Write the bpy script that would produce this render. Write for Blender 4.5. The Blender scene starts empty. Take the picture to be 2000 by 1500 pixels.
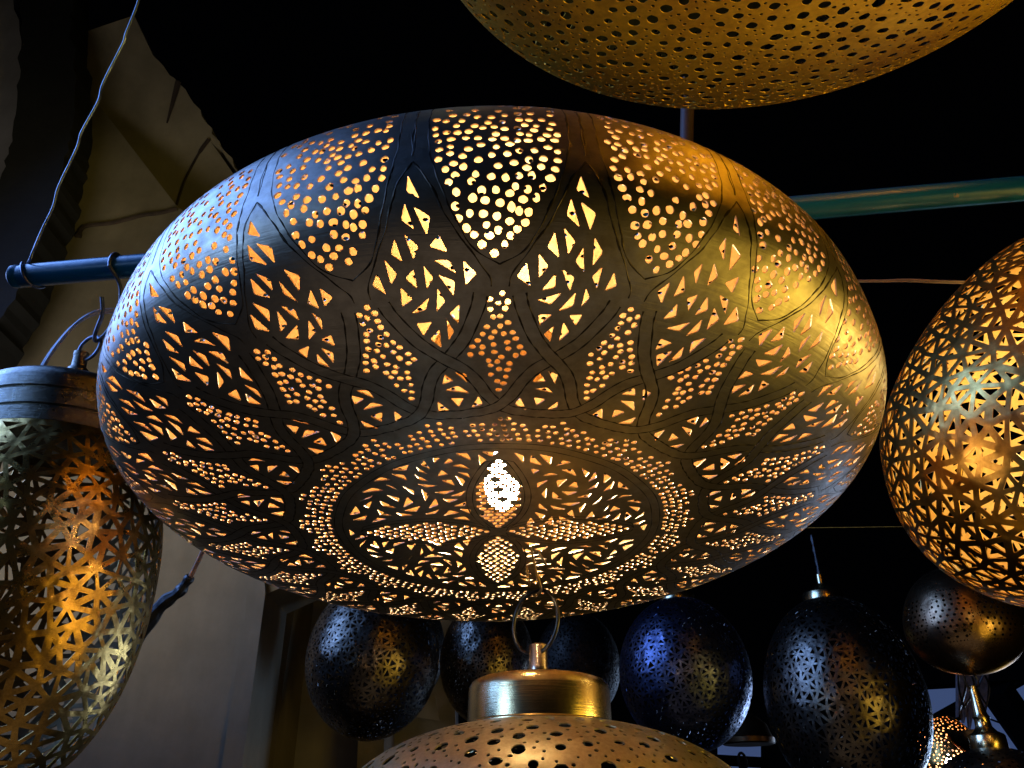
import bpy, math, random
import numpy as np
from mathutils import Vector, Matrix
from mathutils.geometry import delaunay_2d_cdt

random.seed(11)
RNG = np.random.default_rng(7)
SC = bpy.context.scene
COL = SC.collection

# ------------------------------------------------------------------ camera
PITCH = math.radians(30.0)
FPX = 1511.0                                   # focal length in pixels of the 2000 px wide photograph
cam_data = bpy.data.cameras.new('camera')
cam_data.sensor_width = 36.0
cam_data.lens = 36.0 * FPX / 2000.0
cam_data.clip_start = 0.02
cam_data.clip_end = 200.0
cam = bpy.data.objects.new('camera', cam_data)
COL.objects.link(cam)
cam.location = (0, 0, 0)
cam.rotation_euler = (math.radians(90) + PITCH, 0, 0)
SC.camera = cam

# ------------------------------------------------------------------ world, lamps, exposure
world = bpy.data.worlds.new('World')
SC.world = world
world.use_nodes = True
wb = world.node_tree.nodes['Background']
wb.inputs['Color'].default_value = (0.5, 0.6, 1.0, 1)
wb.inputs['Strength'].default_value = 0.0004
SC.view_settings.view_transform = 'Standard'
SC.view_settings.look = 'None'
SC.view_settings.exposure = 0.0
SC.view_settings.gamma = 1.0
SC.view_settings.use_curve_mapping = False


def area_lamp(name, loc, target, size, size_y, power, color, spread=180):
    d = bpy.data.lights.new(name, 'AREA')
    d.shape = 'RECTANGLE'
    d.size = size
    d.size_y = size_y
    d.energy = power
    d.color = color
    d.spread = math.radians(spread)
    o = bpy.data.objects.new(name, d)
    COL.objects.link(o)
    o.location = loc
    o.rotation_euler = (Vector(target) - Vector(loc)).to_track_quat('-Z', 'Y').to_euler()
    return o


# daylight falling through the open shop front, left: a tall bluish opening
area_lamp('daylight', (-2.50, 0.62, 1.90), (0.0, 0.75, 0.36), 2.0, 2.0, 34.0, (0.17, 0.37, 1.0), 92)
area_lamp('daylight_side', (-2.1, 1.25, 1.35), (-0.35, 0.60, 0.42), 0.8, 1.3, 4.0, (0.27, 0.43, 1.0), 90)
# the lower part of that opening, seen only from the counter side
area_lamp('daylight_low', (-1.75, -0.20, 0.42), (0.05, 0.85, 0.10), 0.5, 0.7, 1.3, (0.30, 0.55, 1.0), 50)
# warm lamp burning in the shop to the right
area_lamp('shop_lamp', (1.10, 0.42, -0.10), (0.1, 0.65, 0.45), 0.45, 0.85, 4.6, (1.0, 0.67, 0.07))
area_lamp('shop_bulb', (1.13, 0.80, 0.14), (0.3, 0.55, 0.36), 0.14, 0.14, 3.2, (1.0, 0.68, 0.16))
# daylight of the street behind, low on the right
area_lamp('street_daylight', (2.6, 4.4, -0.15), (0.0, 2.0, 0.08), 1.2, 1.0, 2.6, (0.42, 0.62, 1.0), 32)
# unseen fill lamp added to brighten the plaster wall
area_lamp('wall_fill', (-1.35, 1.35, 0.45), (-1.40, 2.45, 1.9), 0.6, 0.6, 5.2, (1.0, 0.93, 0.82), 140)
# the lamp-lit floor of the stall throwing a little light back up
area_lamp('floor_bounce', (0.1, 0.45, -1.15), (0.1, 0.75, 0.4), 2.0, 1.6, 1.2, (1.0, 0.80, 0.62))
# fill lamp added right of the frame to brighten the drilled bowl
area_lamp('bowl_fill', (1.12, 0.20, 0.42), (0.42, 0.42, 0.98), 0.3, 0.3, 4.2, (1.0, 0.80, 0.17), 58)
D_CLUSR = '''-0.53,417.1 0.47,401.5 -1.03,406 -1.45,400.6 -0.17,381 -1.76,388.9 -0.46,398.9 1.31,392 0.93,380.3 -2.77,377.5 -1.93,358.6 -3.46,366.5 -1.88,380.2 -0.46,371.7 -0.97,361.7 1.51,376.1 2.79,366.5 1.96,355.7 0.54,368.8 1.19,349.2 -0.06,358.1 -5.53,354.8 -4.88,335.9 -6.63,343.7 -4.31,361.7 -3.04,352.1 -3.97,342.3 -2.05,348.1 -1.88,336.6 -3.46,333.1 -1.36,351 0.24,345.5 -0.07,334.5 3.21,356.8 3.27,338.9 2.27,347.6 4.64,353.9 5.51,343.6 4.25,338.4 -0.84,333 -2.04,322.1 -3.85,325.7 0.85,334.8 0.9,323.2 -0.92,317.3 1.95,339.1 2.7,330.7 1.94,322.6 -3.33,313.4 -1.57,314.2 -3.1,303.5 0.66,314.8 2.45,316.5 1.93,305.8 -1.14,304.2 -1.03,288.2 -2.33,295.8 0.07,308.4 1.31,299.6 0.21,290.8'''
D_CLUSL = '''-0.41,418.6 0.67,400.8 -0.6,406.6 -0.98,399.4 -0.31,380.8 -1.55,388.6 -0.1,396.4 1.52,388.4 0.86,376.2 -2.62,376.9 -2.25,359.3 -3.36,366.7 -1.49,378.5 -0.21,369.4 -1.02,360.3 2.19,376.1 2.89,362.8 0.91,368.1 -4.29,363.9 -3.27,351.7 -4.35,344.2 -5.55,355.2 -5.29,336.9 -6.6,346.4 -1.27,353.3 -1.42,337.8 -2.49,347.5 -0.06,355 0.85,344.8 -0.33,336.9 1.2,358.5 2.86,357.7 3.57,346.6 4.44,356.6 5.94,346.5 4.44,337.4 1.43,347.4 3.27,341.4 2.89,329.5 -3.37,341.9 -2.22,330.5 -3.88,325.6 -0.15,330.5 -0.97,320.1 -3.01,318.7 1.09,337 1.7,325.5 0.3,317.5 3.36,322.4 2.93,305.6 1.95,315.4 -2.77,310.2 -0.58,309.8 -2.28,297.6 0.17,302.5 -0.17,284.6 -1.48,294.2 1.38,310 2.13,298.9 1.06,290.5'''
D_ROSL = '''-0.89,257.6 0.36,248.7 -1.98,246.2 0.69,259.2 2.63,256.1 2.63,245.6 -1.94,239.9 0.79,243.2 2.75,233.2 -1.24,229.8 1.5,228.2 -0.25,217.9 -4.14,227.9 -2.05,213.7 -4.79,215.6 4.27,229.3 4.99,219.2 2.21,214.4'''
D_ROSR = '''-1.75,257.2 -0.11,247.4 -2.59,245.7 -0.3,259.9 1.55,256.4 1.68,245.4 -2.07,238.4 0.44,241.1 2.06,234.7 -4.46,228 -2.66,211.5 -5.27,218.8 -1.84,228.5 0.9,227.2 -0.64,218.1 3.48,226.5 3.87,218 1.59,212.6'''
D_KITE = '''0.25,329.9 -1.16,325.5 0.96,323.7 -0.24,322 -1.15,317.1 0.72,317.4 -0.86,310.6 0.1,310.8 0.92,311.4 -1.59,308 -1.91,302 0.08,302.6 1.12,304.8 -2.49,294.7 -0.73,297.1 0.56,295 1.72,296.6 -1.22,291.4 -3.37,289.4 -1.02,285.3 1.04,287.3 2.27,290.2 -4.14,283 -2.54,282.5 1.32,280.3 3.01,283 -4.72,275.4 -2.95,276.5 -0.94,277.1 0.28,272.5 2.58,274 3.58,277 -1.87,268.9 -0.38,267 1.46,265.1 -1.49,263.4 -0.09,259.6 1.31,258.9 -1.52,253.7 1.15,251.2 -0.55,246.1 0.58,243.4 -0.14,236.3'''
D_DROP = '''-0.68,360.7 -2,367.2 0.5,366.8 -2.7,374 -1.09,372.9 1.05,372.9 -0.14,376.9 -3.46,378.8 -2.69,379.9 -1.45,380.6 1.78,377.8 1.02,383.2 2.66,381.9 -4.2,385.8 -3.03,388.4 -1.65,388.1 -0.27,386.4 1.95,389.8 2.95,389.2 1.17,392.3 0.02,395 -4.47,393.8 -2.66,398.8 -1.5,397.1 0.97,401.4 2.36,397.7 3.63,398.8 -4.33,402.8 -1.77,403.7 -0.42,403.7 1.59,406.2 2.78,404.8 4.23,405.8 -4.98,410.3 -2.77,410.4 -4.32,415.5 -2.32,415.3 -0.84,413.1 0.61,412.2 1.88,413.8 3.2,414.5 4.97,413.2 -5.32,420.3 -3.5,421.3 -4.53,424.9 -0.1,421.7 2.67,420.4 4.03,421.8 5.41,420.3 -5.96,429.6 -3.58,431.2 -2,427 1.45,424.7 2.87,427.4 4.38,429 5.71,428.2 -4.79,434.6 -4.86,441.7 -5.92,439.6 -0.77,431.4 0.78,432.8 1.99,436 3.44,437.2 5.8,437.2 -6.03,448.3 -3.05,438.4 -1.84,442.1 -0.28,440.1 4.82,441.1 -4.73,450.2 -3.25,450.4 -2.05,449.9 -0.67,448.7 0.61,449.2 1.08,443.5 1.84,447.6 2.95,447.8 4.23,449.9 5.55,450.1 -6.38,456.6 -5.25,458.3 -4.18,457.4 -3.01,458.2 -1.81,454.2 -0.28,454.6 2.17,455.1 3.04,454.2 4.88,455.5 5.97,456.5 -6.45,464.3 -4.28,465.6 -2.39,465.1 -1.59,462.1 -0.51,463.2 0.61,460.5 1.94,461.5 3.63,460.4 3.89,465.8 5.22,462.8 2.67,466 5.6,470 -6.37,476.3 -5.38,473.1 -3.72,472.6 -1.02,468.7 0.42,469.4 2.09,473 3.16,473.4 4.47,474.2 5.67,476.1 -4.7,481.9 -3.21,481.2 -2.12,477 -0.71,476.1 0.63,479.1 2,482.7 3.39,484.2 4.19,482.6 5.5,483.8'''
D_MEDNE = '''12.5,151.1 21.7,146.1 21.3,134.2 27.4,147.6 38.9,129.6 27.3,134.4 34.7,148.3 46.9,143.3 45.9,129.3 56.8,136.9 64.6,133.5 50.6,126.8 28,125.8 37.3,122.1 31.4,114.5 38.3,111 47,117.2 54,112.9 55.7,121.3 67.5,122.2 71.6,109.5 74.8,124.6 82.2,115.1 79.7,105.9 88.1,118 90.6,107.1 82.6,97.3 96.3,115.7 103.7,105.2 97.9,94.6 107.8,99.1 106.5,84.2 98.2,79.3 112.3,98.1 124.8,82.1 112.8,87.6 45.8,104.6 35.9,88.8 35.8,99.4 63.4,105.6 55.5,89.3 53.5,102.8 71.5,102 75.1,88.7 65.1,90.4 92.9,97.9 91.6,88.2 82.2,82.6 45,89.7 45.3,69.3 39.6,79.1 50.5,83.3 61.5,66.7 51.5,69.1 58.8,83 74.8,81.4 65.9,74.8 74.2,69.6 89.1,78.3 85.7,69 99.8,72.2 98.2,63.5 91,51.6 114.9,75.4 108.5,64.4 102.6,59.6 114.7,65.6 119.5,71.6 128.6,71.6 124.3,59.7 132.6,63.3 140.8,54.5 38.7,61.1 48.8,44.3 39.2,50.6 49.2,56.4 65.6,47.3 54.7,47.1 59.6,58.6 80.1,60.9 71.2,53.4 84.7,58.5 81.4,37.3 78.8,48.9 108.7,54.6 107.4,46.3 102.7,36 113.3,51.3 120.9,44 110.1,38.4 127.7,49.8 139.7,45.4 139.6,36.9 146.2,37.1 145.1,29.4 135.6,16.9 35.5,43.4 46.4,35.7 43.8,23.8 72.7,46.6 77,27.3 68.3,37.9 93.2,42.1 95.9,30.7 86.5,25 96,21.8 111.6,33.1 108.3,24.5 122.1,37 121.6,24.4 113.6,17 127.4,38.3 134,28.7 128.7,18.8 32.3,31.9 36.9,20.1 27.8,13.7 53.3,33.4 55.7,20.8 46,15.7 59.7,33.4 74.2,21.2 61.6,23.6 150.6,18.1 144,8.8 135.3,9.6 152.4,9.7 152.5,-7.2 146.5,2.9'''
D_MEDNW = '''-15.5,152.7 0.9,151.8 -7.3,144.2 -18.5,148.3 -11,139 -16.9,128.7 -38.1,150.4 -27.4,150.3 -24,138.5 -79.8,133.3 -83.7,122.1 -96.5,123.6 -66.3,139.4 -61.2,124.2 -69,132.1 -58.1,143.3 -52.4,144 -56.9,133.7 -44.1,142.7 -40.8,137.4 -49.7,132.7 -42.5,130.7 -32.9,133.6 -24.7,123.6 -74.3,130 -64.2,116.7 -72.1,120.4 -37.7,121 -27.9,117.4 -25.8,108.8 -97.5,117 -86.6,115.4 -83.4,104.7 -77.2,116.9 -63.9,104.1 -73.2,106.2 -51.6,123.6 -46.1,115.5 -55.7,113 -116.7,102.7 -107.1,110.6 -97.9,106 -39.5,114.3 -30.4,105.2 -33.4,94.9 -53,105.5 -43.9,106.5 -40.8,95 -75.9,100 -56.1,96.6 -66.6,93 -104.9,97.2 -100.3,97.2 -93.1,86.1 -90.2,95.9 -79.9,87.7 -79.5,78.4 -128.7,83.1 -117.6,92 -107.5,87.4 -61.4,84.6 -41.3,87.7 -49.7,80.1 -30.5,87.5 -35.9,77.2 -46,75.8 -71.7,90 -65.3,79.2 -70.6,65.7 -117.7,78.8 -123.2,72 -133.2,65.8 -106.5,79 -94.3,73.7 -95.9,64.9 -86.4,75.3 -81.9,64.1 -93,54.3 -54,71.9 -38.1,70.1 -47.4,63 -120.7,66.9 -126,51.4 -130.5,57.8 -113.2,67.9 -99.4,53.4 -112.1,56.6 -59.8,72.3 -58.6,59 -68.2,51.7 -30,66.7 -32.6,56.1 -43.7,57.1 -138.1,56.8 -135.9,42.7 -147,37.2 -76.1,57.6 -80.2,45 -93.2,47.6 -118.4,49.9 -105.1,36.5 -116.5,39.2 -57.1,50.7 -62.1,40.6 -73.4,40.4 -38.3,51.2 -27.6,50.4 -25.9,38.9 -47.3,48 -37.8,42.7 -55,36.7 -128.2,38.7 -132.8,28.1 -145.4,26.8 -101.5,44.5 -82.3,39.1 -94.7,36 -33.2,35.1 -27.4,25.7 -45.5,31.5 -120.9,32.3 -110.6,30.7 -127.9,22 -134.4,19.5 -143,13.4 -151.2,8.5'''

# ------------------------------------------------------------------ helpers
CP, SP = math.cos(PITCH), math.sin(PITCH)


def at(u, v, depth):
    """The point of the place seen at pixel (u, v) of the photograph, 'depth' metres ahead of the camera."""
    a, b = (u - 1000.0) / FPX, (v - 750.0) / FPX
    return np.array([a, CP + b * SP, SP - b * CP]) * depth


def at_plane(u, v, p0, nrm):
    d = at(u, v, 1.0)
    nrm = np.array(nrm, float)
    return d * (np.dot(np.array(p0, float), nrm) / np.dot(d, nrm))


def link(o, parent=None):
    COL.objects.link(o)
    if parent is not None:
        o.parent = parent
        if parent.type == 'EMPTY':
            o.matrix_parent_inverse = Matrix.Translation(-parent.location)
    return o


def thing(name, label, cat, loc=(0, 0, 0), group=None):
    o = bpy.data.objects.new(name, None)
    o.empty_display_size = 0.05
    COL.objects.link(o)
    o.location = tuple(float(x) for x in loc)
    tag(o, label, cat, group)
    return o


def tag(o, label, cat, group=None, kind=None):
    if label:
        o['label'] = label
    if cat:
        o['category'] = cat
    if group:
        o['group'] = group
    if kind:
        o['kind'] = kind
    return o


def mesh_obj(name, verts, faces, mats, parent=None, smooth=True, mat_idx=None, normals=None):
    me = bpy.data.meshes.new(name)
    me.from_pydata([tuple(map(float, v)) for v in verts], [], [tuple(map(int, f)) for f in faces])
    for m in (mats if isinstance(mats, (list, tuple)) else [mats]):
        me.materials.append(m)
    if mat_idx is not None:
        me.polygons.foreach_set('material_index', np.asarray(mat_idx, dtype=np.int32))
    me.polygons.foreach_set('use_smooth', np.full(len(me.polygons), bool(smooth)))
    me.update()
    if normals is not None:
        me.normals_split_custom_set_from_vertices([tuple(map(float, n)) for n in normals])
    elif smooth:
        me.set_sharp_from_angle(angle=math.radians(38))
    o = bpy.data.objects.new(name, me)
    return link(o, parent)


def catmull(pts, n=8, closed=False):
    P = [np.array(p, float) for p in pts]
    out = []
    N = len(P)
    for i in range(N if closed else N - 1):
        if closed:
            p0, p1, p2, p3 = P[(i - 1) % N], P[i], P[(i + 1) % N], P[(i + 2) % N]
        else:
            p1, p2 = P[i], P[i + 1]
            p0 = P[i - 1] if i > 0 else 2 * p1 - p2
            p3 = P[i + 2] if i + 2 < N else 2 * p2 - p1
        for k in range(n):
            t = k / n
            out.append(0.5 * (2 * p1 + (p2 - p0) * t + (2 * p0 - 5 * p1 + 4 * p2 - p3) * t * t + (3 * p1 - p0 - 3 * p2 + p3) * t ** 3))
    if not closed:
        out.append(P[-1])
    return out


def tube_geo(path, rad, seg=10, closed=False, V=None, F=None):
    V = [] if V is None else V
    F = [] if F is None else F
    n = len(path)
    base = len(V)
    rad = rad if hasattr(rad, '__len__') else [rad] * n
    up = np.array([0.13, 0.31, 0.94])
    prev = None
    for i in range(n):
        a = path[i - 1] if (i > 0 or closed) else path[i]
        b = path[(i + 1) % n] if (i < n - 1 or closed) else path[i]
        t = b - a
        t = t / (np.linalg.norm(t) + 1e-12)
        s = np.cross(t, up) if prev is None else prev - t * np.dot(prev, t)
        s = s / (np.linalg.norm(s) + 1e-12)
        prev = s
        w = np.cross(t, s)
        for k in range(seg):
            an = 2 * math.pi * k / seg
            V.append(path[i] + rad[i] * (math.cos(an) * s + math.sin(an) * w))
    for i in range(n if closed else n - 1):
        j = (i + 1) % n
        for k in range(seg):
            k2 = (k + 1) % seg
            F.append((base + i * seg + k, base + i * seg + k2, base + j * seg + k2, base + j * seg + k))
    if not closed:
        F.append(tuple(base + k for k in range(seg))[::-1])
        F.append(tuple(base + (n - 1) * seg + k for k in range(seg)))
    return V, F


def tube(name, path, rad, mat, parent=None, seg=10, closed=False):
    V, F = tube_geo([np.array(p, float) for p in path], rad, seg, closed)
    return mesh_obj(name, V, F, mat, parent)


def ortho(n):
    n = np.array(n, float)
    n = n / np.linalg.norm(n)
    ex = np.array([1.0, 0, 0]) - n[0] * n
    ex = ex / np.linalg.norm(ex)
    return ex, np.cross(n, ex), n


def lathe(name, base, axis, prof, mat, parent=None, seg=64):
    """prof: list of (radius, height) along the axis from base; a real turned solid, closed where radius is 0."""
    ex, ey, n = ortho(axis)
    V, F = [], []
    for r, h in prof:
        for k in range(seg):
            a = 2 * math.pi * k / seg
            V.append(np.array(base) + n * h + r * (math.cos(a) * ex + math.sin(a) * ey))
    for i in range(len(prof) - 1):
        for k in range(seg):
            k2 = (k + 1) % seg
            F.append((i * seg + k, i * seg + k2, (i + 1) * seg + k2, (i + 1) * seg + k))
    if prof[0][0] > 1e-6:
        F.append(tuple(range(seg))[::-1])
    if prof[-1][0] > 1e-6:
        F.append(tuple((len(prof) - 1) * seg + k for k in range(seg)))
    return mesh_obj(name, V, F, mat, parent)


def prism(name, front, depth_vec, mat, parent=None, smooth=False):
    """A slab whose front outline is 'front' (3-D points) pushed back by depth_vec."""
    d = np.array(depth_vec, float)
    n = len(front)
    V = [np.array(p, float) for p in front] + [np.array(p, float) + d for p in front]
    F = [tuple(range(n)), tuple(range(2 * n - 1, n - 1, -1))]
    for i in range(n):
        j = (i + 1) % n
        F.append((i, n + i, n + j, j))
    return mesh_obj(name, V, F, mat, parent, smooth=smooth)


# ------------------------------------------------------------------ materials
def nodes_of(name):
    m = bpy.data.materials.new(name)
    m.use_nodes = True
    nt = m.node_tree
    return m, nt, nt.nodes['Principled BSDF']


def N(nt, typ, **kw):
    n = nt.nodes.new(typ)
    for k, v in kw.items():
        if k in n.inputs:
            n.inputs[k].default_value = v
        else:
            setattr(n, k, v)
    return n


def ramp(nt, src, stops):
    r = nt.nodes.new('ShaderNodeValToRGB')
    e = r.color_ramp.elements
    while len(e) < len(stops):
        e.new(0.5)
    for i, (p, c) in enumerate(stops):
        e[i].position = p
        e[i].color = (*c, 1) if len(c) == 3 else c
    nt.links.new(src, r.inputs['Fac'])
    return r.outputs['Color']


def metal(name, base, dark, rough=(0.26, 0.46), scale=9.0, patina=0.5, brush=0.12, hammer=0.10, metallic=1.0, brush_scale=(4, 4, 160), edge=None):
    m, nt, b = nodes_of(name)
    L = nt.links.new
    tc = N(nt, 'ShaderNodeTexCoord')
    big = N(nt, 'ShaderNodeTexNoise', Scale=scale, Detail=7.0, Roughness=0.62)
    L(tc.outputs['Object'], big.inputs['Vector'])
    fine = N(nt, 'ShaderNodeTexNoise', Scale=scale * 14, Detail=4.0, Roughness=0.6)
    L(tc.outputs['Object'], fine.inputs['Vector'])
    mp = N(nt, 'ShaderNodeMapping')
    mp.inputs['Scale'].default_value = brush_scale
    L(tc.outputs['Object'], mp.inputs['Vector'])
    br = N(nt, 'ShaderNodeTexNoise', Scale=5.0, Detail=5.0, Roughness=0.7)
    L(mp.outputs['Vector'], br.inputs['Vector'])
    mix = N(nt, 'ShaderNodeMix', data_type='FLOAT')
    mix.inputs[0].default_value = 0.3
    L(big.outputs['Fac'], mix.inputs[2])
    L(fine.outputs['Fac'], mix.inputs[3])
    c = ramp(nt, mix.outputs[0], [(0.52 - 0.28 * patina, dark), (0.50 + 0.12, base), (0.8, tuple(min(1, x * 1.15) for x in base))])
    L(c, b.inputs['Base Color'])
    b.inputs['Metallic'].default_value = metallic
    if edge:
        b.inputs['Specular Tint'].default_value = (*edge, 1)
    rr = N(nt, 'ShaderNodeMapRange')
    rr.inputs['From Min'].default_value = 0.3
    rr.inputs['From Max'].default_value = 0.72
    rr.inputs['To Min'].default_value = rough[1]
    rr.inputs['To Max'].default_value = rough[0]
    L(mix.outputs[0], rr.inputs['Value'])
    L(rr.outputs['Result'], b.inputs['Roughness'])
    b1 = N(nt, 'ShaderNodeBump', Strength=brush, Distance=0.002)
    L(br.outputs['Fac'], b1.inputs['Height'])
    ham = N(nt, 'ShaderNodeTexNoise', Scale=26.0, Detail=2.0)
    L(tc.outputs['Object'], ham.inputs['Vector'])
    b2 = N(nt, 'ShaderNodeBump', Strength=hammer, Distance=0.01)
    L(ham.outputs['Fac'], b2.inputs['Height'])
    L(b1.outputs['Normal'], b2.inputs['Normal'])
    L(b2.outputs['Normal'], b.inputs['Normal'])
    return m


def simple(name, col, rough=0.6, metallic=0.0, noise=0.25, scale=30.0, bump=0.0):
    m, nt, b = nodes_of(name)
    L = nt.links.new
    tc = N(nt, 'ShaderNodeTexCoord')
    n1 = N(nt, 'ShaderNodeTexNoise', Scale=scale, Detail=6.0, Roughness=0.6)
    L(tc.outputs['Object'], n1.inputs['Vector'])
    c = ramp(nt, n1.outputs['Fac'], [(0.3, tuple(x * (1 - noise) for x in col)), (0.7, tuple(min(1, x * (1 + noise)) for x in col))])
    L(c, b.inputs['Base Color'])
    b.inputs['Roughness'].default_value = rough
    b.inputs['Metallic'].default_value = metallic
    if bump:
        bp = N(nt, 'ShaderNodeBump', Strength=bump, Distance=0.01)
        L(n1.outputs['Fac'], bp.inputs['Height'])
        L(bp.outputs['Normal'], b.inputs['Normal'])
    return m


def emitter(name, col, strength):
    m, nt, b = nodes_of(name)
    b.inputs['Base Color'].default_value = (0.8, 0.8, 0.8, 1)
    b.inputs['Emission Color'].default_value = (*col, 1)
    b.inputs['Emission Strength'].default_value = strength
    return m


M_AGED = metal('aged_brass', (0.50, 0.45, 0.39), (0.17, 0.135, 0.105), rough=(0.27, 0.52), scale=7.0, patina=0.8, brush=0.22, hammer=0.11, brush_scale=(3, 3, 150))
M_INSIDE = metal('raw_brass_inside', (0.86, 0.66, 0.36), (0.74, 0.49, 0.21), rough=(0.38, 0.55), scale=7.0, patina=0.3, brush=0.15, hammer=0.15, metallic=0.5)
M_GROOVE = metal('engraved_groove', (0.09, 0.07, 0.055), (0.03, 0.024, 0.018), rough=(0.36, 0.55), scale=60.0, patina=0.5)
M_BRONZE = metal('old_bronze', (0.72, 0.43, 0.11), (0.18, 0.09, 0.03), rough=(0.22, 0.38), scale=24.0, patina=0.85, brush=0.2, hammer=0.55)
M_BRONZE_IN = metal('bronze_inside', (0.25, 0.17, 0.08), (0.12, 0.08, 0.04), rough=(0.5, 0.65), scale=9.0)
M_GOLD = metal('gold_brass', (0.58, 0.35, 0.09), (0.20, 0.095, 0.025), rough=(0.24, 0.40), scale=14.0, patina=0.75, hammer=0.4)
M_BOWL = metal('gilded_bowl_brass', (0.90, 0.47, 0.04), (0.32, 0.12, 0.018), rough=(0.38, 0.54), scale=6.0, patina=0.75, hammer=0.2, metallic=0.85)
M_MATTE = metal('matte_brass', (0.64, 0.55, 0.32), (0.34, 0.24, 0.12), rough=(0.28, 0.50), scale=16.0, patina=0.65, hammer=0.18, metallic=0.95)
M_CAP = metal('spun_brass', (0.74, 0.60, 0.32), (0.55, 0.42, 0.22), rough=(0.17, 0.27), scale=14.0, patina=0.3, brush=0.10, hammer=0.02, brush_scale=(2, 2, 200))
M_STEM = metal('turned_copper', (0.66, 0.55, 0.46), (0.55, 0.42, 0.33), rough=(0.2, 0.3), scale=20.0, patina=0.3, brush=0.08, hammer=0.0, brush_scale=(2, 2, 200))
M_BLACK = metal('blackened_brass', (0.20, 0.165, 0.125), (0.06, 0.045, 0.032), rough=(0.24, 0.38), scale=22.0, patina=0.6, hammer=0.5)
M_BLUED = metal('blued_brass', (0.115, 0.13, 0.22), (0.035, 0.04, 0.075), rough=(0.26, 0.40), scale=22.0, patina=0.5, hammer=0.5)
M_BLACK_IN = simple('black_inside', (0.010, 0.009, 0.008), 0.8)
M_DULL = metal('dull_black_brass', (0.05, 0.042, 0.034), (0.018, 0.014, 0.010), rough=(0.42, 0.6), scale=22.0, patina=0.6, hammer=0.5)  # black brass darkened so that two rear lamps look shaded
M_COPPER = metal('brown_copper', (0.36, 0.23, 0.12), (0.12, 0.06, 0.03), rough=(0.20, 0.38), scale=18.0, patina=0.7, hammer=0.2, edge=(0.55, 0.33, 0.16))
M_IRON = metal('dark_iron', (0.10, 0.095, 0.095), (0.04, 0.036, 0.033), rough=(0.26, 0.42), scale=60.0, hammer=0.0)
M_GALV = metal('galvanised_wire', (0.20, 0.21, 0.27), (0.09, 0.10, 0.13), rough=(0.35, 0.5), scale=60.0, hammer=0.0)
M_BRASSWIRE = metal('brass_wire', (0.70, 0.48, 0.22), (0.5, 0.3, 0.1), rough=(0.3, 0.45), scale=60.0, hammer=0.0)
M_FLEX = simple('clear_flex', (0.42, 0.42, 0.52), 0.28, noise=0.2, scale=60)
M_BROWNFLEX = simple('brown_flex', (0.34, 0.20, 0.13), 0.4, noise=0.2, scale=60)
M_TAPE = simple('black_tape', (0.006, 0.006, 0.006), 0.45, noise=0.3, scale=60, bump=0.3)
M_WOODBLACK = simple('black_timber', (0.004, 0.004, 0.0038), 0.9, noise=0.5, scale=12, bump=0.4)  # near-black tone for the beam, laths and finial
M_POST = simple('bare_timber', (0.20, 0.16, 0.11), 0.8, noise=0.35, scale=9, bump=0.4)
M_GLASS = emitter('lit_bulb_glass', (1.0, 0.73, 0.41), 235.0)
M_GLASS2 = emitter('lit_bulb_glass_side', (1.0, 0.77, 0.27), 38.0)


def paint_material():
    m, nt, b = nodes_of('chipped_green_paint')
    L = nt.links.new
    tc = N(nt, 'ShaderNodeTexCoord')
    n1 = N(nt, 'ShaderNodeTexNoise', Scale=45.0, Detail=8.0, Roughness=0.7)
    L(tc.outputs['Object'], n1.inputs['Vector'])
    n2 = N(nt, 'ShaderNodeTexNoise', Scale=6.0, Detail=3.0)
    L(tc.outputs['Object'], n2.inputs['Vector'])
    c1 = ramp(nt, n2.outputs['Fac'], [(0.3, (0.003, 0.050, 0.095)), (0.7, (0.006, 0.080, 0.15))])
    c2 = ramp(nt, n1.outputs['Fac'], [(0.655, (0, 0, 0)), (0.70, (1, 1, 1))])
    mx = N(nt, 'ShaderNodeMix', data_type='RGBA')
    L(c2, mx.inputs['Factor'])
    L(c1, mx.inputs['A'])
    mx.inputs['B'].default_value = (0.20, 0.13, 0.09, 1)
    L(mx.outputs['Result'], b.inputs['Base Color'])
    b.inputs['Roughness'].default_value = 0.26
    b.inputs['Specular IOR Level'].default_value = 0.3
    bp = N(nt, 'ShaderNodeBump', Strength=0.25, Distance=0.003)
    L(n1.outputs['Fac'], bp.inputs['Height'])
    L(bp.outputs['Normal'], b.inputs['Normal'])
    return m


def plaster_material(name, col, stain):
    m, nt, b = nodes_of(name)
    L = nt.links.new
    tc = N(nt, 'ShaderNodeTexCoord')
    n1 = N(nt, 'ShaderNodeTexNoise', Scale=2.2, Detail=9.0, Roughness=0.62)
    L(tc.outputs['Object'], n1.inputs['Vector'])
    mp = N(nt, 'ShaderNodeMapping')
    mp.inputs['Scale'].default_value = (6, 6, 0.8)
    L(tc.outputs['Object'], mp.inputs['Vector'])
    n2 = N(nt, 'ShaderNodeTexNoise', Scale=2.0, Detail=6.0, Roughness=0.6)
    L(mp.outputs['Vector'], n2.inputs['Vector'])
    c1 = ramp(nt, n1.outputs['Fac'], [(0.32, stain), (0.62, col)])
    c2 = ramp(nt, n2.outputs['Fac'], [(0.35, (0.72, 0.70, 0.66)), (0.65, (1.05, 1.04, 1.02))])
    mx = N(nt, 'ShaderNodeMix', data_type='RGBA', blend_type='MULTIPLY')
    mx.inputs['Factor'].default_value = 0.45
    L(c1, mx.inputs['A'])
    L(c2, mx.inputs['B'])
    L(mx.outputs['Result'], b.inputs['Base Color'])
    b.inputs['Roughness'].default_value = 0.85
    bp = N(nt, 'ShaderNodeBump', Strength=0.3, Distance=0.02)
    L(n1.outputs['Fac'], bp.inputs['Height'])
    L(bp.outputs['Normal'], b.inputs['Normal'])
    return m


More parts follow.
